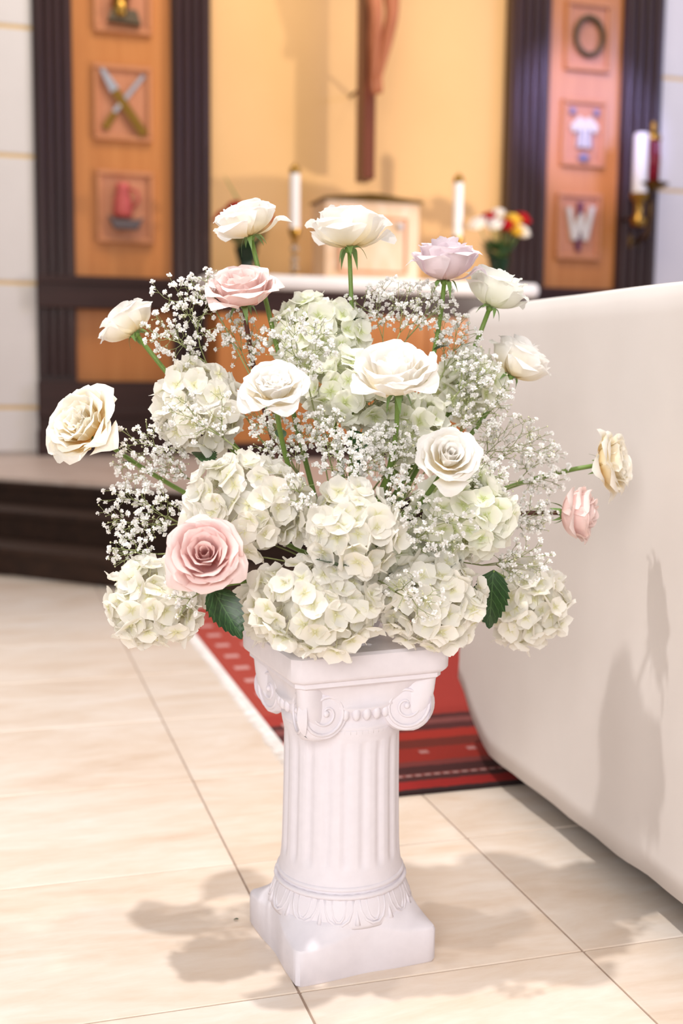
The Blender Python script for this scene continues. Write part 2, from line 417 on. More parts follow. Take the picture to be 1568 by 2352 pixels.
for k in range(3):
    pts = [(math.cos(a)*(.60*w+.008*math.cos(7*a+k*2.1)), -.035+.010*math.sin(7*a+k*2.1), math.sin(a)*(.60*w+.008*math.cos(7*a+k*2.1))*1.22) for a in frange(0, 2*PI, 49)]
    MB().tube(pts, .011, 5).build('twig', 'thorn', t)
t, w, h = plaque(1287, 1386, 229, 385, 'wood plaque with pale tunic relief between two dice')
tun = [(-.28, .6), (-.75, .25), (-.62, -.02), (-.34, .1), (-.4, -.55), (.4, -.55), (.34, .1), (.62, -.02), (.75, .25), (.28, .6), (.12, .5), (-.12, .5)]
MB().prism([(x*w*.85, z*h*.8) for x, z in tun], -.04, -.012).build('tunic', 'bone', t, False)
for s in (-1, 1): MB().box(s*.55*w-.02, s*.55*w+.02, -.04, -.012, .62*h-.02, .62*h+.02, .004).build('die', 'steel_blue', t, False)
for s in (-.3, 0, .3): bar(t, 'tunic_fold', 'steel_blue', w, h, s*.8, .1, s, -.44, .004, .007, -.042, .008)
MB().lathe([(.02, -.06), (.045, -.03), (.02, 0)], 10, (0, -.03, -.62*h)).build('tunic_shadow_base', 'steel_blue', t)  # grey solid standing in for the shadow at the foot of the tunic
t, w, h = plaque(1275, 1376, 444, 598, 'wood plaque with white folded cloth over maroon staff')
W = [(-.62, .55), (-.42, .55), (-.25, -.05), (-.02, .38), (.12, .38), (.25, -.05), (.45, .62), (.66, .6), (.36, -.42), (.14, -.42), (.02, -.08), (-.12, -.42), (-.36, -.42)]
MB().prism([(x*w, z*h) for x, z in W], -.045, -.014).build('folded_cloth', 'bone', t, False)
bar(t, 'staff', 'maroon', w, h, .03, .72, -.02, -.74, .02, .016, -.024, .02)

# ------------------------------------------------------------------ crucifix
YC = 7.28
ct = at(850, 412, YC); fx = ct.x
cr = thing('crucifix', 'large wooden crucifix hanging on the golden wall', 'crucifix', (fx, YC, ct.z))
MB().box(-.05, .028, -.01, .16, 0, 2.6, .006).build('post', 'cross_wood', cr, False)
MB().box(-.8, .78, -.005, .10, 1.95, 2.05, .006).build('crossbeam', 'cross_wood', cr, False)
for zz in (.6, 1.6): MB().tube([(-.01, .155, zz), (-.01, .42, zz)], .012, 8).build('wall_fixing', 'dark_brass', cr)
# corpus: one continuous carved body
sk = {}
fz = at(850, 212, YC-.06).z - ct.z
J = [('pel', (.015, -.10, fz+.82), .085), ('bel', (.005, -.09, fz+.98), .078), ('che', (-.01, -.08, fz+1.16), .10), ('nek', (-.01, -.09, fz+1.32), .042), ('hed', (.0, -.12, fz+1.45), .072),
     ('lhp', (-.055, -.10, fz+.76), .07), ('lkn', (-.03, -.17, fz+.44), .045), ('lca', (-.025, -.13, fz+.30), .045), ('lan', (-.012, -.07, fz+.08), .026), ('lto', (-.012, -.11, fz-.03), .022),
     ('rhp', (.075, -.10, fz+.76), .07), ('rkn', (.075, -.17, fz+.45), .045), ('rca', (.055, -.13, fz+.31), .045), ('ran', (.018, -.085, fz+.09), .026), ('rto', (.016, -.125, fz-.02), .022),
     ('lsh', (-.15, -.08, fz+1.26), .05), ('lel', (-.40, -.06, fz+1.40), .035), ('lwr', (-.62, -.04, fz+1.53), .024), ('lha', (-.70, -.04, fz+1.57), .026),
     ('rsh', (.13, -.08, fz+1.26), .05), ('rel', (.38, -.06, fz+1.40), .035), ('rwr', (.60, -.04, fz+1.53), .024), ('rha', (.68, -.04, fz+1.57), .026)]
ix = {n: i for i, (n, _, _) in enumerate(J)}
E_ = [('pel', 'bel'), ('bel', 'che'), ('che', 'nek'), ('nek', 'hed'), ('pel', 'lhp'), ('lhp', 'lkn'), ('lkn', 'lca'), ('lca', 'lan'), ('lan', 'lto'), ('pel', 'rhp'), ('rhp', 'rkn'), ('rkn', 'rca'), ('rca', 'ran'), ('ran', 'rto'),
      ('che', 'lsh'), ('lsh', 'lel'), ('lel', 'lwr'), ('lwr', 'lha'), ('che', 'rsh'), ('rsh', 'rel'), ('rel', 'rwr'), ('rwr', 'rha')]
me = bpy.data.meshes.new('corpus'); me.from_pydata([p for _, p, _ in J], [(ix[a], ix[b]) for a, b in E_], [])
me.materials.append(MATS['carved_wood'])
co = place('corpus', me, cr); sm = co.modifiers.new('skin', 'SKIN')
for i, (_, _, r) in enumerate(J): me.skin_vertices[0].data[i].radius = (r, r)
me.skin_vertices[0].data[0].use_root = True
sm.use_smooth_shade = True; ss = co.modifiers.new('sub', 'SUBSURF'); ss.levels = 2; ss.render_levels = 2
co['label'] = 'carved figure with crossed feet'
mb = MB(); rings = []
for k, (zz, a, b) in enumerate([(.62, .135, .10), (.70, .145, .11), (.80, .135, .105), (.86, .12, .10)]):
    rings.append([(.012+math.cos(q)*a*(1+.05*math.sin(6*q)), -.105+math.sin(q)*b*(1+.06*math.sin(5*q+k)), fz+zz) for q in frange(0, 2*PI, 25)[:-1]])
mb.loft(rings, True, True).build('loincloth', 'bone', cr)
# ------------------------------------------------------------------ back altar
YA = 7.0
def A(px, py, Y=YA): return at(px, py, Y)
ax0, ax1 = A(478, 660).x, A(1244, 660).x; zt1, zt0 = A(850, 638).z, A(850, 671).z
ba = thing('back_altar', 'wooden back altar with thick white top under the crucifix', 'altar', ((ax0+ax1)/2, YA+.25, HP))
hw = (ax1-ax0)/2; zz0, zz1 = zt0-HP, zt1-HP
pr = [(zz0+.002, .0)]
mb = MB()
rings = []
for dz, ins in ((0, .02), (.25, .004), (.5, 0), (.75, .004), (1, .02)):
    z = zz0+(zz1-zz0)*dz
    rr = []
    for (sx, sy) in ((1, 1), (-1, 1), (-1, -1), (1, -1)):
        for k in range(5):
            a = {(1, 1): 0, (-1, 1): PI/2, (-1, -1): PI, (1, -1): 1.5*PI}[(sx, sy)] + PI/2*k/4
            rr.append((sx*(hw-.05)+(.05-ins)*math.cos(a), sy*(.25-.05)+(.05-ins)*math.sin(a), z))
    rings.append(rr)
mb.loft(rings, True, True).build('altar_top', 'linen_white', ba, True, 60)
zr = A(850, 724).z-HP
MB().box(-hw+.06, hw-.06, -.20, .22, zr, zz0, .005).build('top_rail', 'dark_wood_rail', ba, False)
for i in range(3):
    w3 = (2*hw-.16)/3; x0 = -hw+.08+i*w3
    MB().box(x0+.012, x0+w3-.012, -.185, .20, .10, zr-.001).build('front_panel', 'orange_wood', ba, False)
for i in range(4):
    xx = -hw+.08+i*(2*hw-.16)/3
    MB().box(xx-.011, xx+.011, -.198, .21, .10, zr-.001, .003).build('stile', 'orange_wood', ba, False)
MB().box(-hw+.06, hw-.06, -.20, .22, 0, .099, .005).build('base_rail', 'dark_wood_rail', ba, False)
ZTAB = zt1
# tabernacle
YT = 7.12
tl, tr_ = at(746, 560, YT).x, at(962, 560, YT).x; tz = at(850, 462, YT).z
tb = thing('tabernacle', 'pale stone tabernacle with low gabled lid on the back altar', 'tabernacle', ((tl+tr_)/2, YT+.15, ZTAB)); w = (tr_-tl)/2; hh = tz-ZTAB
MB().box(-w, w, -.15, .15, 0, hh, .006).build('body', 'tabernacle_stone', tb, False)
MB().prism([(-w*1.05, hh), (w*1.05, hh), (w*1.05, hh+.012), (w*.1, hh+.045), (-w*.1, hh+.045), (-w*1.05, hh+.012)], -.17, .17).build('gabled_lid', 'dark_brass', tb, False)
dr = MB().box(-w*.72, w*.72, -.165, -.149, hh*.08, hh*.80, .004).build('door', 'tabernacle_stone', tb, False)
for a in ((-w*.72, w*.72, hh*.77, hh*.80), (-w*.72, w*.72, hh*.08, hh*.11)): MB().box(a[0], a[1], -.172, -.164, a[2], a[3]).build('door_moulding', 'frame_wood', dr, False)
for a in ((-w*.72, -w*.67), (w*.67, w*.72)): MB().box(a[0], a[1], -.172, -.164, hh*.11, hh*.77).build('door_moulding', 'frame_wood', dr, False)
MB().ball((w*.55, -.185, hh*.68), .022, 12).build('door_knob', 'silver', dr)
# candles
for px, top, bot, which in ((677, 382, 530, 'left of the tabernacle'), (1053, 404, 548, 'right of the tabernacle')):
    YK = 7.15
    a, b = at(px, top, YK), at(px, bot, YK); t = thing('altar_candle', 'tall white candle with brass cap on glass stick, %s' % which, 'candle', (a.x, YK, ZTAB), 0, 'candles on the back altar')
    H0, H1 = b.z-ZTAB, a.z-ZTAB; r = .031
    MB().lathe([(r, H0), (r, H1-.04), (r*.8, H1-.035)], 20).build('wax_candle', 'wax', t, True, 40)
    MB().lathe([(r*1.06, H1-.045), (r*1.1, H1-.02), (r*.7, H1), (.006, H1+.012), (.004, H1+.02)], 16).build('brass_cap', 'brass', t, True, 40)
    MB().lathe([(.05, 0), (.05, .012), (.022, .02), (.012, .03), (.012, H0-.06), (.02, H0-.05), (.036, H0-.012), (.036, H0+.012), (.0, H0+.012)], 18).build('candlestick', 'brass', t, True, 40)
    for zz in (.055, .105, H0-.11): MB().ball((0, 0, zz), .027, 14).build('glass_knob', 'clear_glass', t)

# ------------------------------------------------------------------ wall lamp and pillar candle before the right pilaster
YL = 7.35
p0 = at(1495, 426, YL)
t = thing('sanctuary_lamp', 'red glass sanctuary lamp on brass dish before the right pilaster', 'lamp', (p0.x, YL, p0.z))
MB().lathe([(.012, -.05), (.03, -.04), (.115, .0), (.12, .012), (.09, .008), (.0, -.01)], 24).build('dish', 'dark_brass', t, True, 50)
MB().lathe([(.028, 0), (.052, .02), (.055, .20), (.05, .30), (.046, .30), (.05, .2), (.047, .03), (.0, .012)], 20).build('red_glass', 'red_glass', t, True, 60)
MB().lathe([(.054, .30), (.06, .31), (.055, .335), (.02, .365), (.014, .39), (.022, .405), (.008, .43), (.0001, .44)], 20, (0, 0, -.004)).build('brass_lid', 'brass', t)
MB().lathe([(.02, -.01), (.02, .1), (.001, .11)], 12).build('inner_candle', 'wax', t)
MB().tube([(0, 0, -.045), (0, 0, -.2), (0, .03, -.33), (0, .13, -.36), (0, .20, -.36)], .014, 8).build('bracket_arm', 'dark_brass', t)
MB().lathe([(.06, 0), (.06, .012), (.02, .02)], 16, (0, 0, 0)).build('wall_rose', 'dark_brass', t)
t.children[-1].rotation_euler = (PI/2, 0, 0); t.children[-1].location = (0, .215, -.36)
p1 = at(1468, 446, YL)
t = thing('pillar_candle', 'white pillar candle in brass holder left of the red lamp', 'candle', (p1.x, YL, p1.z))
hc = at(1468, 306, YL).z-p1.z
MB().lathe([(.052, 0), (.052, hc-.008), (.044, hc), (.0001, hc-.01)], 22).build('wax_candle', 'wax', t, True, 40)
MB().tube([(0, 0, hc-.01), (.002, 0, hc+.02)], .002, 5).build('wick', 'slate', t)
MB().lathe([(.035, -.22), (.05, -.2), (.05, -.17), (.028, -.15), (.03, -.06), (.06, -.02), (.062, .004), (.053, .006)], 20).build('brass_holder', 'brass', t, True, 60)
MB().tube([(0, .0, -.15), (0, .12, -.15), (0, .21, -.15)], .012, 8).build('bracket_arm', 'dark_brass', t)

# ------------------------------------------------------------------ rug
RX0, RX1, RY0, RY1 = .655, 2.35, 2.236, 4.30
m = NT('rug_wool'); s = m.add('ShaderNodeSeparateXYZ'); m.link(m.pos(), s.inputs[0])
u = m.math('SUBTRACT', s.outputs[0], RX0); v = m.math('SUBTRACT', s.outputs[1], RY0)
wob = m.math('MULTIPLY', m.math('SUBTRACT', m.noise(m.pos(), 60, 3), .5), .012)
uu, vv_ = m.math('ADD', u, wob), m.math('ADD', v, wob)
K = lambda *c: lin(c)
near = m.ramp(m.math('DIVIDE', vv_, .8), [(0, K(40, 18, 20)), (.016, K(150, 20, 14)), (.075, K(70, 26, 24)), (.11, K(126, 62, 58)), (.13, K(66, 22, 22)), (.19, K(120, 50, 46)), (.23, K(150, 34, 14)), (.34, K(110, 34, 16)), (.42, K(168, 40, 20)), (.5, K(84, 34, 32)), (.56, K(132, 72, 68)), (.61, K(84, 34, 32)), (.66, K(168, 52, 40)), (.9, K(158, 48, 36))], 'CONSTANT')
left = m.ramp(m.math('DIVIDE', uu, .8), [(0, K(176, 70, 54)), (.2, K(176, 100, 92)), (.34, K(176, 60, 46)), (.42, K(96, 34, 30)), (.48, K(150, 80, 74)), (.54, K(172, 40, 30))], 'CONSTANT')
pick = m.math('GREATER_THAN', v, .62)
base = m.mix(pick, near, left)
# rows of pale woven dashes along both borders
du = m.math('LESS_THAN', m.math('ABSOLUTE', m.math('SUBTRACT', m.math('FRACT', m.math('DIVIDE', v, .15)), .5)), .13)
row = m.math('MULTIPLY', m.math('LESS_THAN', m.math('ABSOLUTE', m.math('SUBTRACT', m.math('FRACT', m.math('DIVIDE', m.math('ADD', u, m.math('MULTIPLY', m.math('FLOOR', m.math('DIVIDE', v, .105)), .0)), .085)), .62)), .26), m.math('LESS_THAN', u, .165))
dash = m.math('MULTIPLY', m.math('MULTIPLY', du, row), m.math('GREATER_THAN', v, .40))
d2 = m.math('MULTIPLY', m.math('LESS_THAN', m.math('ABSOLUTE', m.math('SUBTRACT', m.math('FRACT', m.math('DIVIDE', u, .022)), .5)), .3), m.math('MULTIPLY', m.math('GREATER_THAN', v, .091), m.math('LESS_THAN', v, .101)))
d3 = m.math('MULTIPLY', m.math('LESS_THAN', m.math('ABSOLUTE', m.math('SUBTRACT', m.math('FRACT', m.math('DIVIDE', u, .12)), .5)), .09), m.math('MULTIPLY', m.math('GREATER_THAN', v, .235), m.math('LESS_THAN', v, .255)))
base = m.mix(m.math('MULTIPLY', m.math('MAXIMUM', d2, d3), .6), base, K(200, 170, 165))
base = m.mix(m.math('MULTIPLY', dash, .8), base, K(214, 178, 172))
# medallion motifs in the field
vor = m.add('ShaderNodeTexVoronoi', feature='F1', distance='MANHATTAN'); vor.inputs['Scale'].default_value = 4.2; m.link(m.map(m.pos(), (1, 1, 0), (.31, .2, 0)), vor.inputs['Vector'])
med = m.ramp(vor.outputs['Distance'], [(0, K(210, 190, 190)), (.06, K(70, 30, 34)), (.14, K(190, 176, 176)), (.18, K(110, 60, 30)), (.3, K(164, 50, 38))], 'CONSTANT')
inf = m.math('MULTIPLY', m.math('GREATER_THAN', v, .54), m.math('GREATER_THAN', u, .22))
base = m.mix(inf, base, med)
f = m.noise(m.pos(), 420, 3)
m.col(m.mix(.25, base, m.ramp(f, [(.3, K(90, 40, 36)), (.7, K(210, 140, 130))]), 'OVERLAY')); m.set(Roughness=.95); m.bump(f, .4, .002)
rug = MB().box(RX0, RX1, RY0, RY1, .0002, .008, .003).build('rug', 'rug_wool', None, False)
tag(rug, 'red patterned wool rug on the tiles under the white-clothed altar', 'rug')
rr = random.Random(5); mb = MB(); y = RY0+.01
while y < RY1:
    L = .034+rr.uniform(-.008, .008); dy = rr.uniform(-.006, .006)
    mb.add([(RX0+.003, y, .004), (RX0+.003, y+.0035, .004), (RX0-L, y+dy, .0012), (RX0-L, y+dy+.003, .0012), (RX0-L*.4, y+.0017, .0055)], [(0, 1, 4), (1, 3, 4), (3, 2, 4), (2, 0, 4)]); y += .0046
o = mb.build('fringe', 'linen_white', rug, False); o['kind'] = 'stuff'

# ------------------------------------------------------------------ main altar with its cloth
AX0, AX1, AY0, AY1, AZ = 1.031, 2.05, .55, 2.48, 1.03
t = thing('altar_table', 'sturdy wooden altar table hidden under the long white cloth', 'altar', ((AX0+AX1)/2, (AY0+AY1)/2, 0))
hx, hy = (AX1-AX0)/2, (AY1-AY0)/2
MB().box(-hx+.03, hx-.03, -hy+.03, hy-.03, AZ-.06, AZ-.012, .006).build('table_top', 'dark_wood_rail', t, False)
MB().box(-hx+.16, hx-.16, -hy+.16, hy-.16, .10, AZ-.061, .006).build('body', 'dark_wood', t, False)
for sx in (-1, 1):
    for sy in (-1, 1):
        x, y = sx*(hx-.2), sy*(hy-.2); MB().box(x-.05, x+.05, y-.05, y+.05, .0085 , .0995).build('foot', 'dark_wood', t, False)
rc = .045
peri = []
cs = [((AX0+rc, AY0+rc), PI), ((AX1-rc, AY0+rc), 1.5*PI), ((AX1-rc, AY1-rc), 0), ((AX0+rc, AY1-rc), PI/2)]
for k, ((cx, cy), a0) in enumerate(cs):
    for j in range(9):
        a = a0+PI/2*j/8; peri.append((cx+rc*math.cos(a), cy+rc*math.sin(a), math.cos(a), math.sin(a)))
    nx_, na = cs[(k+1) % 4]
    p_, q_ = Vector(peri[-1][:2]), Vector((nx_[0]+rc*math.cos(na), nx_[1]+rc*math.sin(na)))
    L = (q_-p_).length; n = int(L/.03)
    for j in range(1, n):
        pt = p_.lerp(q_, j/n); peri.append((pt.x, pt.y, peri[-1][2] if j > 1 else peri[-1][2], peri[-1][3]))
def sst(a, b, x):
    t_ = max(0, min(1, (x-a)/(b-a))); return t_*t_*(3-2*t_)
rings = []
NZ = 26
for i in range(NZ+1):
    ring = []
    for (x, y, nx, ny) in peri:
        d = math.hypot(x-AX0, y-AY1)
        hem = .066 + .13*(1-sst(.0, .24, d)) + .002*math.sin(y*9+x*7)
        if i == 0: z = AZ; off = -.03
        elif i == 1: z = AZ-.001; off = -.010
        else:
            q = (i-2)/(NZ-2); z = (AZ-.008) + (hem-(AZ-.008))*q
            fold = .005*noise.noise((x*4.0, y*4.0, .2+q*.35)) + 0.0025*math.sin(y*23+x*19+2*math.sin(y*7)) + .004*noise.noise((x*14, y*14, q*.6))
            off = fold*(.35+.5*q) + .006*q*q + .003
            if q > .985: off += .0015
        ring.append((x+nx*off, y+ny*off, z + (.004*noise.noise((x*3, y*3, 1.7)) if i < 3 else 0)))
    rings.append(ring)
mb = MB(); mb.loft(rings, True, False)
cl = mb.build('altar_cloth', 'altar_linen', None); so = cl.modifiers.new('thick', 'SOLIDIFY'); so.thickness = .002; so.offset = -1
tag(cl, 'long white linen cloth draped over the altar at right', 'altar cloth')

# ------------------------------------------------------------------ pedestal
PC = Vector((.507, 1.668, 0)); PR = math.radians(5.5)
ped = thing('pedestal', 'white plaster classical column pedestal holding the flowers', 'pedestal', PC, PR)
def sqring(h, z, exp, n=64, pinch=0.0, circ=None, crown=0.0):
    r = []
    for j in range(n):
        a = 2*PI*(j+.5)/n; c, s_ = math.cos(a), math.sin(a)
        k = h/((abs(c)**exp+abs(s_)**exp)**(1/exp))
        k *= 1 - pinch*(math.cos(4*a)*.5+.5)**2
        r.append((k*c, k*s_, z + crown*(math.cos(4*a)*.5+.5)))
    return r
mb = MB()
mb.loft([sqring(.1105, .0, 40, 128, .035), sqring(.1125, .003, 40, 128, .045), sqring(.1130, .050, 36, 128, .055, None, .014), sqring(.1115, .0545, 30, 128, .055, None, .0165), sqring(.109, .0565, 20, 128, .05, None, .0175),
         sqring(.106, .064, 5, 128, .02, None, .016), sqring(.106, .076, 2.6, 128, 0, None, .006), sqring(.106, .082, 2.1, 128), sqring(.10, .084, 2, 128)], True, True)
mb.build('plinth', 'plaster', ped, True, 38)
mb = MB(); rings = []; n = 144
prof = [(.108, .070), (.1085, .080), (.106, .092), (.102, .104), (.0985, .112), (.0965, .121), (.0955, .13), (.093, .142), (.0915, .155), (.0905, .175), (.0895, .22), (.0885, .28), (.088, .345), (.089, .352), (.091, .36), (.092, .366)]
def fl_amt(z): return sst(.150, .166, z)*(1-sst(.335, .35, z))
zs = []
full = []
for i in range(len(prof)-1):
    (r0, z0), (r1, z1) = prof[i], prof[i+1]
    k = 4 if .14 < z0 < .18 or z0 > .27 else 2
    for q in range(k): full.append((r0+(r1-r0)*q/k, z0+(z1-z0)*q/k))
full.append(prof[-1])
for r, z in full:
    ring = []
    for j in range(n):
        a = 2*PI*j/n; fl_ = max(0, math.cos(a*20))
        ring.append(((r-.0035*fl_**.7*fl_amt(z))*math.cos(a), (r-.0035*fl_**.7*fl_amt(z))*math.sin(a), z))
    rings.append(ring)
mb.loft(rings, True, True); mb.build('shaft', 'plaster', ped)
# rope ring and band
pts = [(.0985*math.cos(a), .0985*math.sin(a), .118) for a in frange(0, 2*PI, 97)]
rad = [.0042 for i in range(97)]
mb = MB(); ringz = []
for i in range(96):
    a = 2*PI*i/96
    rr_ = []
    for j in range(10):
        b = 2*PI*j/10; k = .0042*(1+.16*math.sin(3*b+a*36))
        rr_.append(((.0985+k*math.cos(b))*math.cos(a), (.0985+k*math.cos(b))*math.sin(a), .116+k*math.sin(b)))
    ringz.append(rr_)
ringz.append(ringz[0]); mb.loft(ringz); mb.build('rope_ring', 'plaster', ped)
mb = MB(); mb.lathe([(.0955, .1225), (.0985, .1245), (.0985, .1275), (.0955, .130)], 64); mb.build('band', 'plaster', ped)
# tongue-shaped leaves round the foot
def tongue(sc):
    outer = [(-.020, .036), (-.019, .018), (-.014, .006), (-.005, 0), (.005, 0), (.014, .006), (.019, .018), (.020, .036)]
    return [(x*sc, z) for x, z in outer]
for k in range(12):
    a = 2*PI*k/12+.12
    for sc, rad_ in ((1.0, .0024), (.5, .0022)):
        pts = []
        for x, z in tongue(sc):
            z2 = .078+z + (1-sc)*.008; r = .1095 - (z2-.078)*.36
            aa = a+x*1.0/r*1.05; pts.append((r*math.cos(aa), r*math.sin(aa), z2))
        MB().tube(pts, rad_, 6).build('tongue_leaf', 'plaster', ped)
    aa = a+PI/12; pts = [((.1095-(z-.078)*.36)*math.cos(aa), (.1095-(z-.078)*.36)*math.sin(aa), z) for z in (.077, .085, .095, .103)]
    MB().tube(pts, [.004, .003, .002, .001], 6).build('dart_leaf', 'plaster', ped)
# capital
cap = MB().loft([sqring(.091, .360, 2, 64), sqring(.093, .372, 2, 64), sqring(.090, .376, 2, 64), sqring(.0905, .384, 2, 64), sqring(.096, .396, 2.1, 64), sqring(.1, .402, 2.2, 64), sqring(.098, .406, 2.5, 64, .04), sqring(.104, .43, 4, 64, .06), sqring(.112, .445, 8, 64, .05), sqring(.114, .453, 12, 64, .03)], True, True).build('capital', 'plaster', ped)
AB = .1225
MB().loft([sqring(AB-.006, .449, 30, 64), sqring(AB-.002, .452, 40, 64), sqring(AB, .456, 40, 64), sqring(AB+.001, .486, 40, 64), sqring(AB-.003, .490, 40, 64)], True, True).build('abacus', 'plaster', cap, True, 40)
MB().loft([sqring(AB-.014, .438, 30, 64), sqring(AB-.008, .442, 30, 64), sqring(AB-.008, .449, 30, 64)], True, True).build('abacus_moulding', 'plaster', cap, True, 40)
for k in range(4):
    a = PI/4+k*PI/2; dg = Vector((math.cos(a), math.sin(a), 0)); tn = Vector((-math.sin(a), math.cos(a), 0))
    # scroll body below each corner: wedge between the two volutes
    mb = MB(); rings = []
    for sgn in (-1, 1):
        nrm = (tn*sgn*.8 + dg*.6).normalized(); hz = Vector((-nrm.y, nrm.x, 0)); hz = hz if hz.dot(dg) > 0 else -hz
        c = dg*.108 + tn*sgn*.016 + Vector((0, 0, .398))
        rings.append([c + hz*(.040*math.cos(q)) + Vector((0, 0, .041*math.sin(q))) + (dg*.006 if math.cos(q) > 0 else Vector((0, 0, 0))) for q in frange(0, 2*PI, 33)[:-1]])
        rings.append([c + nrm*.008 + hz*(.036*math.cos(q)) + Vector((0, 0, .037*math.sin(q))) for q in frange(0, 2*PI, 33)[:-1]])
    rings = [rings[1], rings[0], rings[2], rings[3]]
    mb.loft(rings, True, True)
    # shoulder up to the abacus
    v_ = mb.build('volute', 'plaster', cap, True, 50)
    sh = [(Vector((0, 0, .415)), .020), (Vector((0, 0, .443)), .026)]
    ring2 = []
    for zc, rd, cdist in ((.385, .022, .110), (.40, .031, .112), (.42, .034, .113), (.436, .034, .115), (.449, .037, .116)):
        ring2.append([dg*(cdist+rd*math.cos(q)) + tn*(.019*math.sin(q)) + Vector((0, 0, zc)) for q in frange(0, 2*PI, 25)[:-1]])
    MB().loft(ring2, True, True).build('volute_shoulder', 'plaster', cap, True, 50)
    for sgn in (-1, 1):
        nrm = (tn*sgn*.8 + dg*.6).normalized(); hz = Vector((-nrm.y, nrm.x, 0)); hz = hz if hz.dot(dg) > 0 else -hz
        c = dg*.108 + tn*sgn*.016 + Vector((0, 0, .398)) + nrm*.0085
        pts = []
        for q in frange(0, 1, 46):
            th = PI/2 - q*2*PI*2.1; rr_ = .034*(1-q)**.8+.004
            pts.append(c + hz*(rr_*math.cos(th)) + Vector((0, 0, rr_*math.sin(th))))
        MB().tube(pts, [.0028-.001*q for q in frange(0, 1, 46)], 6).build('spiral', 'plaster', cap)
        MB().ball(c, .005, 8).build('volute_eye', 'plaster', cap)
# egg-and-dart under the volutes
for f_ in range(4):
    for k in range(-3, 4):
        a = f_*PI/2 + k*.17
        MB().ball((.0945*math.cos(a), .0945*math.sin(a), .392), .0068, 8, 1.5).build('egg', 'plaster', cap)

# ------------------------------------------------------------------ flower bowl on top of the pedestal
BOWL = Vector((.507, 1.690, .490))
t = thing('flower_bowl', 'low round bowl holding the flowers on the pedestal', 'bowl', BOWL)
MB().lathe([(.045, 0), (.06, .004), (.07, .03), (.072, .06), (.069, .06), (.066, .03), (.0001, .01)], 28).build('bowl', 'plaster', t, True, 50)
MB().lathe([(.064, .02), (.066, .066), (.05, .085), (.0001, .09)], 20).build('foam', 'foam_green', t, True, 50)
CORE = BOWL + Vector((0, 0, .085))
ZC = 1.73

# ------------------------------------------------------------------ roses
def petal(rb, rt, h, w, curl, ruf, seed, nu=9, nv=9, point=.09):
    r_ = random.Random(seed); p1, p2, p3 = r_.uniform(0, 6), r_.uniform(0, 6), r_.uniform(0, 6)
    vs_, uvs, fs = [], [], []
    lean = r_.uniform(-.25, .25)
    for i in range(nv):
        for j in range(nu):
            u = -1+2*j/(nu-1); v = i/(nv-1)
            vv = v*(1-.20*abs(u)**3 + point*(1-abs(u))**1.5*v)
            t = vv
            r = (1-t)**2*.05 + 2*t*(1-t)*rb*1.12 + t*t*rt
            z = 2*t*(1-t)*h*.10 + t*t*h*.55 + t*h*.45*t**.3
            e = max(0, (vv*(1+.12*u*lean) - .70)/.30)
            r += curl*e**1.5; z -= curl*.75*e**2.4
            ro = max(0, (vv-.84)/.16); r += .045*ro; z -= .07*ro*ro
            es = max(0, (abs(u)-.55)/.45)*v
            r += (.05+curl*.35)*es**1.5
            r += ruf*math.sin(u*4+p1)*v*v + ruf*.7*math.sin(u*8+p2)*v**3
            z += ruf*.7*math.sin(u*3.2+p3)*v*v
            a = u*w*(.30+.70*math.sin(PI*.5*min(1, vv*1.08))**.8)
            vs_.append((r*math.cos(a), r*math.sin(a), z)); uvs.append(((u+1)/2, v))
    for i in range(nv-1):
        for j in range(nu-1):
            k = i*nu+j; fs.append((k, k+1, k+nu+1, k+nu))
    mb = MB(); mb.v = vs_; mb.f = fs; mb.uv = uvs; return mb
LAYERS = {
 'open': [(4, .14, .04, 1.05, 1.7, .00, .01), (4, .26, .16, 1.12, 1.3, .04, .015), (5, .41, .32, 1.14, 1.05, .08, .02), (5, .58, .49, 1.12, .92, .12, .025), (6, .78, .66, 1.05, .80, .16, .03), (6, .94, .80, .92, .74, .20, .035), (3, .90, .94, .66, .66, .20, .04)],
 'cup': [(4, .15, .05, 1.28, 1.7, .00, .01), (4, .30, .18, 1.34, 1.3, .04, .015), (5, .47, .36, 1.36, 1.1, .08, .02), (5, .68, .54, 1.33, .95, .13, .025), (5, .88, .70, 1.27, .88, .18, .03), (5, .98, .82, 1.12, .78, .24, .035), (2, .95, .92, .88, .62, .26, .04)],
 'garden': [(5, .14, .09, .86, 1.2, .05, .05), (5, .27, .21, .97, 1.0, .08, .055), (6, .42, .37, 1.04, .92, .10, .05), (6, .60, .53, 1.05, .84, .13, .045), (6, .78, .68, .97, .78, .18, .045), (6, .92, .83, .82, .70, .22, .045), (4, .90, .95, .62, .62, .20, .045)],
}
CACHE = {}
def rose_petals(root, typ, mat, seed, scale=1.0):
    r_ = random.Random(seed)
    for li, (n, rb, rt, h, w, cu, ru) in enumerate(LAYERS[typ]):
        off = r_.uniform(0, 6)
        for k in range(n):
            var = r_.randrange(3); key = (typ, li, var, mat)
            if key not in CACHE: CACHE[key] = petal(rb, rt, h, w, cu, ru, hash((li, var)) % 9973 + 17*len(typ)).mesh('petal', mat)
            a = off + 2*PI*k/n + r_.uniform(-.18, .18)
            tilt = r_.uniform(-.05, .07)*(1+li*.25)
            q = Quaternion((0, 0, 1), a) @ Quaternion((0, 1, 0), tilt)
            s_ = scale*r_.uniform(.95, 1.06)
            place('petal', CACHE[key], root, (0, 0, 0.02*(k % 2)), q, (s_, s_, s_*r_.uniform(.94, 1.05)))
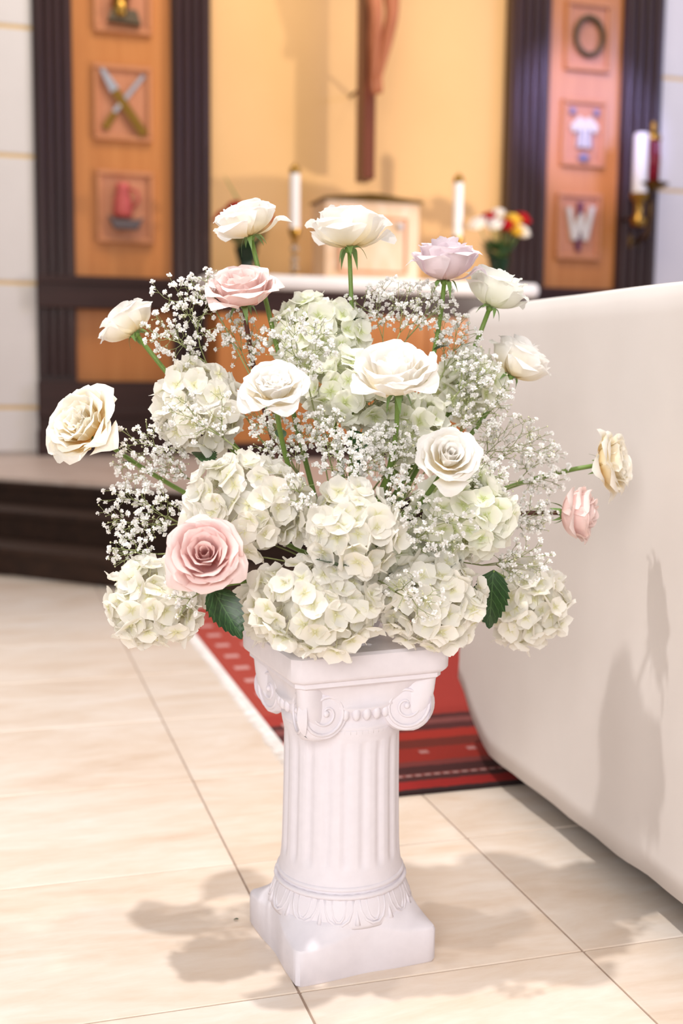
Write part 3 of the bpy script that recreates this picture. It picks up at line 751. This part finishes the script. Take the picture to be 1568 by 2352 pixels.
def sepal_mesh(droop, mat='sepal_green'):
    mb = MB(); vs_, fs = [], []; N = 8
    for i in range(N):
        t = i/(N-1); wd = .11*math.sin(PI*min(1, .18+t*.82))**.8*(1-t*.35) if t < 1 else .004
        r = .08+.42*t - .10*droop*t*t; z = .02 - .05*t - droop*.42*t*t + .10*math.sin(t*3)
        for u in (-1, 0, 1): vs_.append((r, u*wd, z - (.02 if u == 0 else 0)))
    for i in range(N-1):
        for j in (0, 1): k = i*3+j; fs.append((k, k+1, k+4, k+3))
    mb.v, mb.f = vs_, fs; return mb.mesh('sepal', mat)
SEP = [sepal_mesh(d) for d in (.15, .6, 1.1)]
LEAF_M = {}
def leaf_mesh(serr=.06, fold=.18, bend=.25, seed=0):
    key = (serr, fold, bend, seed)
    if key in LEAF_M: return LEAF_M[key]
    mb = MB(); N = 27; vs_, uvs, fs = [], [], []
    r_ = random.Random(seed); ph = r_.uniform(0, 6)
    for i in range(N):
        t = i/(N-1); wd = .30*math.sin(PI*t**.75)**.8 + .002
        wd *= 1+serr*2.2*((i % 3)/2-.5) if 1 < i < N-1 else 1
        for j in range(5):
            u = -1+j*.5
            vs_.append((u*wd, t - abs(u)*.03*((i % 3) == 0), fold*abs(u)*wd - bend*t*t*.5 + .015*math.sin(7*t+ph+u*2)*abs(u))); uvs.append((.5+u*.5, t))
    for i in range(N-1):
        for j in range(4): k = i*5+j; fs.append((k, k+1, k+6, k+5))
    mb.v, mb.f, mb.uv = vs_, fs, uvs
    LEAF_M[key] = mb.mesh('leaf', 'leaf'); return LEAF_M[key]
def bez(a, b, c, n): return [a*(1-t)**2 + b*2*t*(1-t) + c*t*t for t in frange(0, 1, n)]
def stem_to(root, mw_inv, world_pts, r0, r1, mat, scale=1.0, name='stem', n=8):
    pts = [mw_inv @ p for p in world_pts]; k = len(pts)
    return MB().tube(pts, [(r0+(r1-r0)*i/(k-1))/scale for i in range(k)], n).build(name, mat, root)
def jpt(rr_, s=.02): return CORE + Vector((rr_.uniform(-1, 1)*s*2, rr_.uniform(-1, 1)*s*1.5, rr_.uniform(-.4, 0)*s))
ROSES = [
 # px, py, width, depth offset, axis (right, up, toward), type, material, stem, droop, seed, label
 (566, 503, 158, .00, (-.22, .95, .10), 'open', 'rose_white', 'stem_green', 1, 11, 'white rose at top left with flared outer petals, above the pink rose'),
 (800, 522, 186, .02, (-.04, 1, -.02), 'open', 'rose_white', 'stem_green', 1, 12, 'tallest white rose at top centre on bare green stem'),
 (1024, 596, 146, .00, (.06, 1, .28), 'cup', 'rose_lavender', 'stem_green', 1, 13, 'pale lavender cupped rose at upper right'),
 (1140, 664, 134, .05, (.34, .95, .12), 'cup', 'rose_ivory', 'stem_green', 0, 14, 'greenish white rose between lavender rose and altar cloth'),
 (1196, 826, 134, .06, (.50, .82, .10), 'cup', 'rose_white', 'stem_green', 0, 15, 'white rose leaning right against the altar cloth, below the greenish rose'),
 (556, 660, 168, -.05, (-.05, .84, .62), 'open', 'rose_blush', 'stem_brown', 1, 16, 'pink rose on brown stem at upper left, under white rose'),
 (290, 738, 142, .02, (-.62, .80, -.02), 'open', 'rose_white', 'stem_green', 0, 17, 'white rose leaning left behind baby breath at far upper left'),
 (630, 884, 154, -.17, (-.02, .66, .74), 'garden', 'rose_white', 'stem_green', 1, 18, 'white rose with ruffled yellow heart, left of centre'),
 (908, 852, 206, -.15, (-.08, .80, .58), 'open', 'rose_white', 'stem_green', 1, 19, 'largest white rose, wide open right of centre'),
 (184, 970, 184, -.05, (-.42, .42, .80), 'garden', 'rose_cream', 'stem_green', 0, 20, 'cream rose with yellow depths at far left'),
 (1032, 1048, 146, -.17, (.10, .38, .92), 'open', 'rose_white', 'stem_green', 1, 21, 'white spiral rose facing front, right of centre'),
 (1412, 1062, 146, .08, (.80, .12, .42), 'garden', 'rose_cream', 'stem_green', 0, 22, 'cream rose at far right before the altar cloth'),
 (1330, 1180, 122, .06, (.90, -.04, .36), 'cup', 'rose_blush', 'stem_brown', 1, 23, 'small pink rose on brown stem at far right'),
 (470, 1272, 180, -.20, (.04, .30, .95), 'open', 'rose_pink', 'stem_brown', 1, 24, 'pink rose facing front at lower left above dark leaf'),
]
for (px, py, wpx, dz, axv, typ, mat, smat, droop, seed, label) in ROSES:
    d = ZC+dz; s_ = wpx*d/F_PX/2/(1.10 if typ != 'cup' else 1.02); ax = cvec(*axv)
    c = deep(px, py, d); base = c - ax*(.56 if typ != 'cup' else .66)*s_
    root = thing('rose', label, 'rose', base, 0, 'roses in the pedestal arrangement')
    q = ax.to_track_quat('Z', 'Y'); root.rotation_mode = 'QUATERNION'; root.rotation_quaternion = q; root.scale = (s_,)*3
    rose_petals(root, typ, mat, seed)
    rr_ = random.Random(seed*7)
    mw = Matrix.LocRotScale(base, q, (s_,)*3); inv = mw.inverted()
    MB().lathe([(.055, -.16), (.10, -.12), (.13, -.05), (.12, .01), (.05, .03)], 12).build('receptacle', smat if smat == 'stem_green' else 'sepal_green', root)
    for k in range(5): place('sepal', SEP[min(2, droop+rr_.randrange(2))], root, (0, 0, -.05), Quaternion((0, 0, 1), k*2*PI/5+rr_.uniform(-.2, .2)), rr_.uniform(.85, 1.15))
    end = jpt(rr_, .02)
    b0 = base - ax*s_*.14; L = (end-b0).length
    mid = b0 - ax*L*.45
    mid.z = min(mid.z, b0.z) if ax.z > 0 else mid.z
    stem_to(root, inv, bez(b0, mid, end, 14), .0035, .0042, smat, s_)
    if seed in (12, 15, 18, 20, 22, 13, 23):
        pts = bez(b0, mid, end, 14); p = pts[3]; side = cvec(rr_.uniform(-1, 1), rr_.uniform(-.2, .6), rr_.uniform(-.2, .8))
        place('leaf', leaf_mesh(.05, .25, .5, 3), root, inv @ p, q.inverted() @ side.to_track_quat('Y', 'Z'), .028/s_)

# ------------------------------------------------------------------ hydrangeas
def floret(seed, mat):
    r_ = random.Random(seed); mb = MB(); vs_, uvs, fs = [], [], []
    cup = r_.uniform(.0, .75)
    for k in range(4):
        a0 = k*PI/2+r_.uniform(-.15, .15); L = r_.uniform(.88, 1.12); cw = r_.uniform(.58, .72); cup_k = cup+r_.uniform(-.12, .12); o = len(vs_)
        NV, NU = 6, 5
        tw = r_.uniform(-.25, .25); ph = r_.uniform(0, 6)
        for i in range(NV):
            t = i/(NV-1); wd = cw*math.sin(PI*min(.995, .06+t*.90))**.62
            if i == NV-1: wd *= .72
            for j in range(NU):
                u = -1+2*j/(NU-1)
                rad_ = .05+L*t*(1-.06*abs(u)**2)
                z = cup_k*t*t*.9 - .10*t + .10*abs(u)**2*wd + .05*math.sin(u*3+ph)*t + tw*u*wd*.4 + .06*k % .07
                x, y = rad_, u*wd
                vs_.append((x*math.cos(a0)-y*math.sin(a0), x*math.sin(a0)+y*math.cos(a0), z)); uvs.append(((u+1)/2, t))
        for i in range(NV-1):
            for j in range(NU-1): q = o+i*NU+j; fs.append((q, q+1, q+NU+1, q+NU))
    # little button at the heart and its stalk
    o = len(vs_)
    mb.v, mb.f = vs_, fs
    mb.ball((0, 0, .05), .09, 6); mb.tube([(0, 0, 0), (0, 0, -1.5)], .03, 3)
    mb.uv = uvs + [(.5, .12)]*(len(mb.v)-len(uvs))
    return mb.mesh('floret', mat)
FLOR = {m_: [floret(100+i, m_) for i in range(7)] for m_ in ('hydrangea', 'hydrangea_green')}
HEADS = [
 # px, py, rx, ry, depth offset, depth radius factor, material, label
 (735, 776, 120, 98, .03, .8, 'hydrangea_green', 'pale green hydrangea head at the top of the bouquet'),
 (458, 938, 104, 112, -.02, .85, 'hydrangea', 'white hydrangea head at left under the baby breath, beside cream rose'),
 (572, 1160, 148, 122, -.11, .7, 'hydrangea', 'broad white hydrangea head above the front pink rose'),
 (806, 1222, 118, 118, -.14, .75, 'hydrangea', 'white hydrangea head at the centre of the bouquet'),
 (722, 1390, 156, 122, -.13, .66, 'hydrangea', 'large white hydrangea head resting on the pedestal edge'),
 (357, 1384, 116, 108, -.09, .85, 'hydrangea', 'white hydrangea head hanging at lower left'),
 (988, 1384, 130, 114, -.07, .8, 'hydrangea', 'white hydrangea head over the right corner of the pedestal'),
 (1208, 1382, 102, 106, .10, .9, 'hydrangea', 'cream hydrangea head at lower right behind dark leaf'),
 (1070, 1184, 116, 108, -.05, .85, 'hydrangea_green', 'pale green hydrangea head below the white spiral rose'),
 (812, 896, 124, 94, -.03, .8, 'hydrangea_green', 'pale hydrangea head left under the largest white rose'),
 (940, 980, 104, 86, .0, .9, 'hydrangea_green', 'half hidden hydrangea head directly under the largest white rose'),
 (1076, 890, 84, 84, .08, .9, 'hydrangea_green', 'small greenish hydrangea head behind baby breath at right'),
 (606, 1398, 64, 80, .02, .9, 'hydrangea', 'small hydrangea head tucked behind the dark leaf at left'),
 (905, 1296, 96, 84, -.03, .9, 'hydrangea_green', 'shaded hydrangea head between the centre and right heads'),
]
for hi, (px, py, rx, ry, dz, kz, mat, label) in enumerate(HEADS):
    rr_ = random.Random(300+hi); d = ZC+dz; c = deep(px, py, d)
    sx, sy = rx*d/F_PX, ry*d/F_PX; sz = (sx+sy)/2*kz; fr = .0190
    sx -= .010; sy -= .010; sz = max(.02, sz-.010)
    root = thing('hydrangea', label, 'hydrangea', c, 0, 'hydrangea heads in the pedestal arrangement')
    n = int(2.6*4*PI*((sx*sy)**1.6/3+(sx*sz)**1.6/3+(sy*sz)**1.6/3)**(1/1.6)/(PI*fr*fr)) + 8
    n = min(n, 298); g_ = PI*(3-math.sqrt(5))
    for k in range(n):
        zz = 1-2*(k+.5)/n; r0 = math.sqrt(1-zz*zz); a = g_*k+rr_.uniform(-.2, .2)
        e = Vector((r0*math.cos(a), r0*math.sin(a), zz)) + Vector((rr_.gauss(0, .08), rr_.gauss(0, .08), rr_.gauss(0, .08))); e.normalize()
        k_ = rr_.uniform(.80, 1.08)
        loc = RT*(e.x*sx) + UP*(e.y*sy) - FW*(e.z*sz); loc *= k_
        nr = (RT*(e.x/sx) + UP*(e.y/sy) - FW*(e.z/sz)).normalized()
        nr = (nr + Vector((rr_.gauss(0, .42), rr_.gauss(0, .42), rr_.gauss(0, .42)))).normalized()
        q = nr.to_track_quat('Z', 'Y') @ Quaternion((0, 0, 1), rr_.uniform(0, 6.3))
        place('floret', rr_.choice(FLOR[mat]), root, loc, q, fr*rr_.uniform(.80, 1.16))
    end = jpt(rr_, .02) - c; mid = end*.45 + Vector((0, 0, .02))
    MB().tube(bez(Vector((0, 0, 0)), mid, end, 8), .0042, 6).build('stem', 'stem_green', root)
    cb = MB().lathe([(1e-4, -.5), (.45, -.22), (.5, .2), (1e-4, .5)], 8); cb.uv = [(.5, .45)]*len(cb.v); cb.build('flower_core', mat, root).scale = (sx*1.15, sz*1.15, sy*1.15)
    if hi == 5:    # serrated leaf on the lower left head
        ba, tp = deep(487, 1352, ZC-.13), deep(556, 1466, ZC-.15)
        y_ = (tp-ba); L = y_.length; y_.normalize(); zf = (-FW*.9+RT*.3).normalized(); x_ = y_.cross(zf).normalized(); zf = x_.cross(y_)
        M = Matrix((x_, y_, zf)).transposed().to_quaternion()
        place('leaf', leaf_mesh(.07, .2, .15, 1), root, ba-c, M, (L*.95, L, L)); MB().tube([ba-c, (ba-c)*.6], .002, 5).build('leaf_stalk', 'stem_green', root)
    if hi == 7:
        ba, tp = deep(1133, 1312, ZC-.03), deep(1122, 1446, ZC-.02)
        y_ = (tp-ba); L = y_.length; y_.normalize(); zf = (-FW*.9-RT*.25).normalized(); x_ = y_.cross(zf).normalized(); zf = x_.cross(y_)
        M = Matrix((x_, y_, zf)).transposed().to_quaternion()
        place('leaf', leaf_mesh(.08, .25, .12, 2), root, ba-c, M, (L*1.0, L, L)); MB().tube([ba-c, (ba-c)*.5+Vector((0, 0, .01))], .002, 5).build('leaf_stalk', 'stem_green', root)
    if hi in (1, 3, 8, 9):
        side = cvec(*{1: (.3, -.2, .9), 3: (-.6, .5, .6), 8: (-.8, -.3, .5), 9: (.2, -.9, .4)}[hi])
        place('leaf', leaf_mesh(.06, .25, .4, 4), root, -UP*sy*1.02+side*.01, side.to_track_quat('Y', 'Z'), .06)

# ------------------------------------------------------------------ baby's breath
def blossom(seed):
    r_ = random.Random(seed); mb = MB(); uvs = []
    for k in range(15):
        zz = r_.uniform(-.25, 1); a = k*2.4; rr_ = math.sqrt(max(0, 1-zz*zz))
        d = Vector((rr_*math.cos(a), rr_*math.sin(a), zz)).normalized(); s_ = d.orthogonal().normalized(); s_ = (Quaternion(d, r_.uniform(0, 6)) @ s_); b = d.cross(s_)
        L = r_.uniform(.75, 1.08); w = r_.uniform(.26, .42)
        p = [d*.12, d*L*.65+s_*w+b*.08, d*L*.65-s_*w+b*.08, d*L+s_*w*.7+b*.25, d*L-s_*w*.7+b*.18]
        mb.add(p, [(0, 1, 2), (1, 3, 4, 2)]); uvs += [(.5, 0), (.5, .7), (.5, .7), (.5, 1), (.5, 1)]
    o = len(mb.v); mb.ball((0, 0, -.15), .38, 6); uvs += [(.5, .3)]*(len(mb.v)-o)
    mb.uv = uvs; return mb.mesh('blossom', 'gypsophila')
BLO = [blossom(i) for i in range(5)]
SPRAYS = [
 # px, py, rx, ry, depth offset, depth radius px, blossoms, buds, label
 (412, 735, 100, 110, -.04, 70, 64, 40, 'spray of baby breath crossing the white rose at far upper left'),
 (345, 1045, 100, 90, -.03, 70, 74, 36, 'thick spray of baby breath right of the cream rose stem'),
 (318, 1170, 98, 80, -.05, 70, 66, 40, 'spray of baby breath against the dark steps at left'),
 (300, 1265, 60, 60, -.08, 50, 26, 20, 'small spray of baby breath just above the lower left hydrangea'),
 (550, 778, 70, 66, .0, 60, 40, 16, 'spray of baby breath behind the brown rose stem'),
 (690, 790, 86, 90, -.10, 50, 50, 40, 'spray of baby breath over the top hydrangea'),
 (925, 700, 140, 62, .02, 80, 84, 40, 'wide spray of baby breath between tallest white rose and lavender rose'),
 (1050, 780, 62, 70, .03, 60, 38, 20, 'spray of baby breath on the lavender rose stem'),
 (455, 945, 90, 70, -.14, 40, 22, 30, 'sparse spray of baby breath over the left hydrangea'),
 (655, 1000, 100, 66, -.06, 60, 60, 30, 'spray of baby breath under the rose with ruffled yellow heart'),
 (815, 1050, 100, 66, -.13, 60, 84, 20, 'densest spray of baby breath at the bouquet centre'),
 (915, 1030, 70, 74, -.08, 60, 44, 20, 'spray of baby breath left of the white spiral rose'),
 (1110, 920, 86, 84, .0, 70, 50, 46, 'spray of baby breath below the white rose leaning right'),
 (1180, 1010, 110, 66, .04, 80, 40, 70, 'airy budded spray of baby breath against the altar cloth'),
 (1245, 1080, 66, 62, .08, 60, 50, 20, 'spray of baby breath above the cream rose stem at right'),
 (1215, 1185, 66, 50, .06, 60, 46, 30, 'spray of baby breath between the two right rose stems'),
 (1010, 1210, 100, 70, -.15, 40, 30, 20, 'spray of baby breath over the green hydrangea below the spiral rose'),
 (950, 1370, 84, 62, -.17, 30, 16, 14, 'sparse spray of baby breath over the right pedestal corner hydrangea'),
 (1200, 1290, 90, 60, .0, 50, 30, 34, 'spray of baby breath over the lower right hydrangea'),
 (425, 1365, 60, 56, -.19, 20, 10, 10, 'few baby breath blossoms over the lower left hydrangea'),
 (690, 1130, 50, 50, -.19, 30, 12, 8, 'few baby breath blossoms between broad and centre hydrangeas'),
 (930, 1130, 44, 66, -.16, 40, 26, 16, 'spray of baby breath hanging below left of the spiral rose'),
 (745, 985, 64, 50, -.10, 50, 26, 16, 'spray of baby breath between ruffled rose and the bouquet centre'),
 (1125, 1095, 70, 56, -.06, 50, 30, 24, 'spray of baby breath right below the white spiral rose'),
 (610, 940, 66, 50, -.02, 50, 26, 20, 'spray of baby breath hidden half behind the ruffled rose'),
 (1090, 845, 60, 50, -.01, 50, 26, 16, 'spray of baby breath between largest rose and rose leaning right'),
 (470, 660, 50, 46, -.04, 40, 18, 10, 'small spray of baby breath left of the upper pink rose'),
]
for si, (px, py, rx, ry, dz, rz, nb, nd, label) in enumerate(SPRAYS):
    rr_ = random.Random(900+si); d = ZC+dz; c = deep(px, py, d); k = d/F_PX
    root = thing('baby_breath_spray', label, 'baby breath', c, 0, 'sprays of baby breath in the pedestal arrangement')
    T = []; nb = int(nb*2.0)
    while len(T) < nb+nd:
        e = Vector((rr_.uniform(-1, 1), rr_.uniform(-1, 1), rr_.uniform(-1, 1)))
        if e.length > 1: continue
        if e.length < .35 and rr_.random() < .5: continue
        T.append(RT*(e.x*rx*k) + UP*(e.y*ry*k) - FW*(e.z*rz*k))
    start = CORE + Vector((rr_.uniform(-.03, .03), rr_.uniform(-.02, .02), 0)) - c
    toward = start.normalized()
    node0 = toward*min(start.length*.85, max(rx, ry)*k*1.05)
    stems = MB(); buds = MB(); tips = []
    def seg(a, b, r0, r1): stems.tube([a, (a+b)/2 + Vector((rr_.gauss(0, 1), rr_.gauss(0, 1), rr_.gauss(0, 1)))*(b-a).length*.035, b], [r0, (r0+r1)/2, r1], 3)
    stems.tube(bez(start, start*.5+node0*.5+Vector((0, 0, .03)), node0, 8), .0013, 4)
    def grow(node, pts, lv):
        if len(pts) == 1:
            seg(node, pts[0], .00042, .00030); tips.append((pts[0], (pts[0]-node).normalized())); return
        kk = 2 if len(pts) < 5 else rr_.choice((2, 3))
        cen = rr_.sample(pts, kk)
        for _ in range(3):
            cl_ = [[] for _ in range(kk)]
            for p in pts: cl_[min(range(kk), key=lambda i: (p-cen[i]).length)].append(p)
            cen = [sum(g2, Vector())/len(g2) if g2 else cen[i] for i, g2 in enumerate(cl_)]
        for g2, ce in zip(cl_, cen):
            if not g2: continue
            if len(g2) == 1: nn = g2[0]; grow(node, g2, lv+1); continue
            nn = node + (ce-node)*rr_.uniform(.42, .6)
            r0 = max(.00045, .0011*(.74**lv)); seg(node, nn, r0, r0*.85); grow(nn, g2, lv+1)
    grow(node0, T, 0)
    rr_.shuffle(tips)
    for i, (p, dr_) in enumerate(tips):
        if i < nb:
            q = (dr_ + Vector((0, 0, .4)) + Vector((rr_.gauss(0, .3), rr_.gauss(0, .3), rr_.gauss(0, .3)))).normalized().to_track_quat('Z', 'Y')
            place('blossom', rr_.choice(BLO), root, p, q, .0047*rr_.uniform(.70, 1.15))
        else: buds.ball(p, rr_.uniform(.0010, .0017), 5)
    stems.build('stems', 'stem_fine', root)
    if nd: buds.build('buds', 'bud_green', root)['kind'] = 'stuff'

# ------------------------------------------------------------------ vases on the back altar
def mini_rose(mat):
    key = ('mini', mat)
    if key not in CACHE:
        mb = MB(); mb.uv = []; r_ = random.Random(3)
        for (n, rb, rt, h, w, cu, ru) in LAYERS['cup'][1::2]:
            for k in range(n):
                p = petal(rb, rt, h, w, cu, ru, r_.randrange(999), 6, 6); a = 2*PI*k/n+r_.uniform(0, 1); ca, sa = math.cos(a), math.sin(a)
                mb.add([(x*ca-y*sa, x*sa+y*ca, z) for x, y, z in p.v], p.f); mb.uv += p.uv
        CACHE[key] = mb.mesh('bloom', mat)
    return CACHE[key]
def vase(px, blooms, label, where, Yv=7.12):
    zc = at(px, 600, Yv); t = thing('flower_vase', label, 'vase', (zc.x, Yv, ZTAB))
    MB().lathe([(.045, 0), (.05, .01), (.04, .03), (.055, .09), (.075, .16), (.07, .165), (.05, .09), (.0001, .02)], 20).build('vase_body', 'green_glass', t, True, 60)
    fo = MB(); r_ = random.Random(int(px)); uvs = []
    for k in range(46):
        a = r_.uniform(0, 6.3); z = r_.uniform(.13, .30); rad_ = .05+.12*(z-.12)/.16*r_.uniform(.4, 1)
        b = Vector((rad_*.3*math.cos(a), rad_*.3*math.sin(a), z-.07)); tip = Vector((rad_*math.cos(a), rad_*math.sin(a), z)); w = Vector((-math.sin(a), math.cos(a), 0))*.02
        m_ = (b+tip)/2+Vector((0, 0, .012)); fo.add([b, m_+w, tip, m_-w], [(0, 1, 2, 3)]); uvs += [(.5, 0), (1, .5), (.5, 1), (0, .5)]
    fo.uv = uvs; fo.build('foliage', 'leaf', t)
    for bi, (bx, by, dy, mat, nm) in enumerate(blooms):
        p = at(bx, by, Yv+dy); b = thing('bloom', '%s rose bloom %s' % (nm, where), 'rose', p, 0, 'blooms in the vases on the back altar')
        ax = (p - Vector((zc.x, Yv, ZTAB+.12))).normalized(); q = ax.to_track_quat('Z', 'Y'); b.rotation_mode = 'QUATERNION'; b.rotation_quaternion = q
        place('petals', mini_rose(mat), b, (0, 0, -.03), None, .058)
        MB().tube([(0, 0, -.03), q.inverted() @ (Vector((zc.x, Yv, ZTAB+.10))-p)], .004, 5).build('stem', 'stem_green', b)
    return t
vase(1145, [(1098, 516, -.06, 'rose_white', 'leftmost white'), (1120, 502, -.02, 'rose_red', 'dark red left'), (1136, 518, -.09, 'rose_white', 'large white front'), (1143, 496, .06, 'rose_white', 'white back'), (1162, 520, -.08, 'rose_red', 'bright red centre'), (1176, 507, .0, 'rose_yellow', 'upper yellow'),
            (1183, 530, -.06, 'rose_yellow', 'lower yellow'), (1197, 506, .02, 'rose_red', 'red right'), (1197, 534, -.04, 'rose_white', 'rightmost white')], 'dark green vase of mixed roses at the right end of the back altar', 'in the right vase on the back altar')
t = vase(566, [(512, 500, -.04, 'rose_red', 'leftmost red'), (540, 478, .0, 'rose_red', 'upper red'), (574, 500, -.06, 'rose_white', 'white'), (608, 500, -.02, 'rose_red', 'rightmost red')], 'dark green vase of red roses on the back altar behind the top left rose', 'in the left vase behind the top left rose')
p = at(548, 462, 7.12) - t.location; q = at(515, 405, 7.12) - t.location
MB().tube([(0, 0, .14), p, q], [.004, .006, .002], 5).build('grass_blade', 'stem_green', t)
# a scrap of leaf dropped on the tiles
lf = place('leaf_scrap', leaf_mesh(.05, .25, .5, 3), None, (.3685, 1.776, .0028), Quaternion((0, 0, 1), .9), .009)
tag(lf, 'tiny green leaf scrap on the tile left of the pedestal', 'leaf')
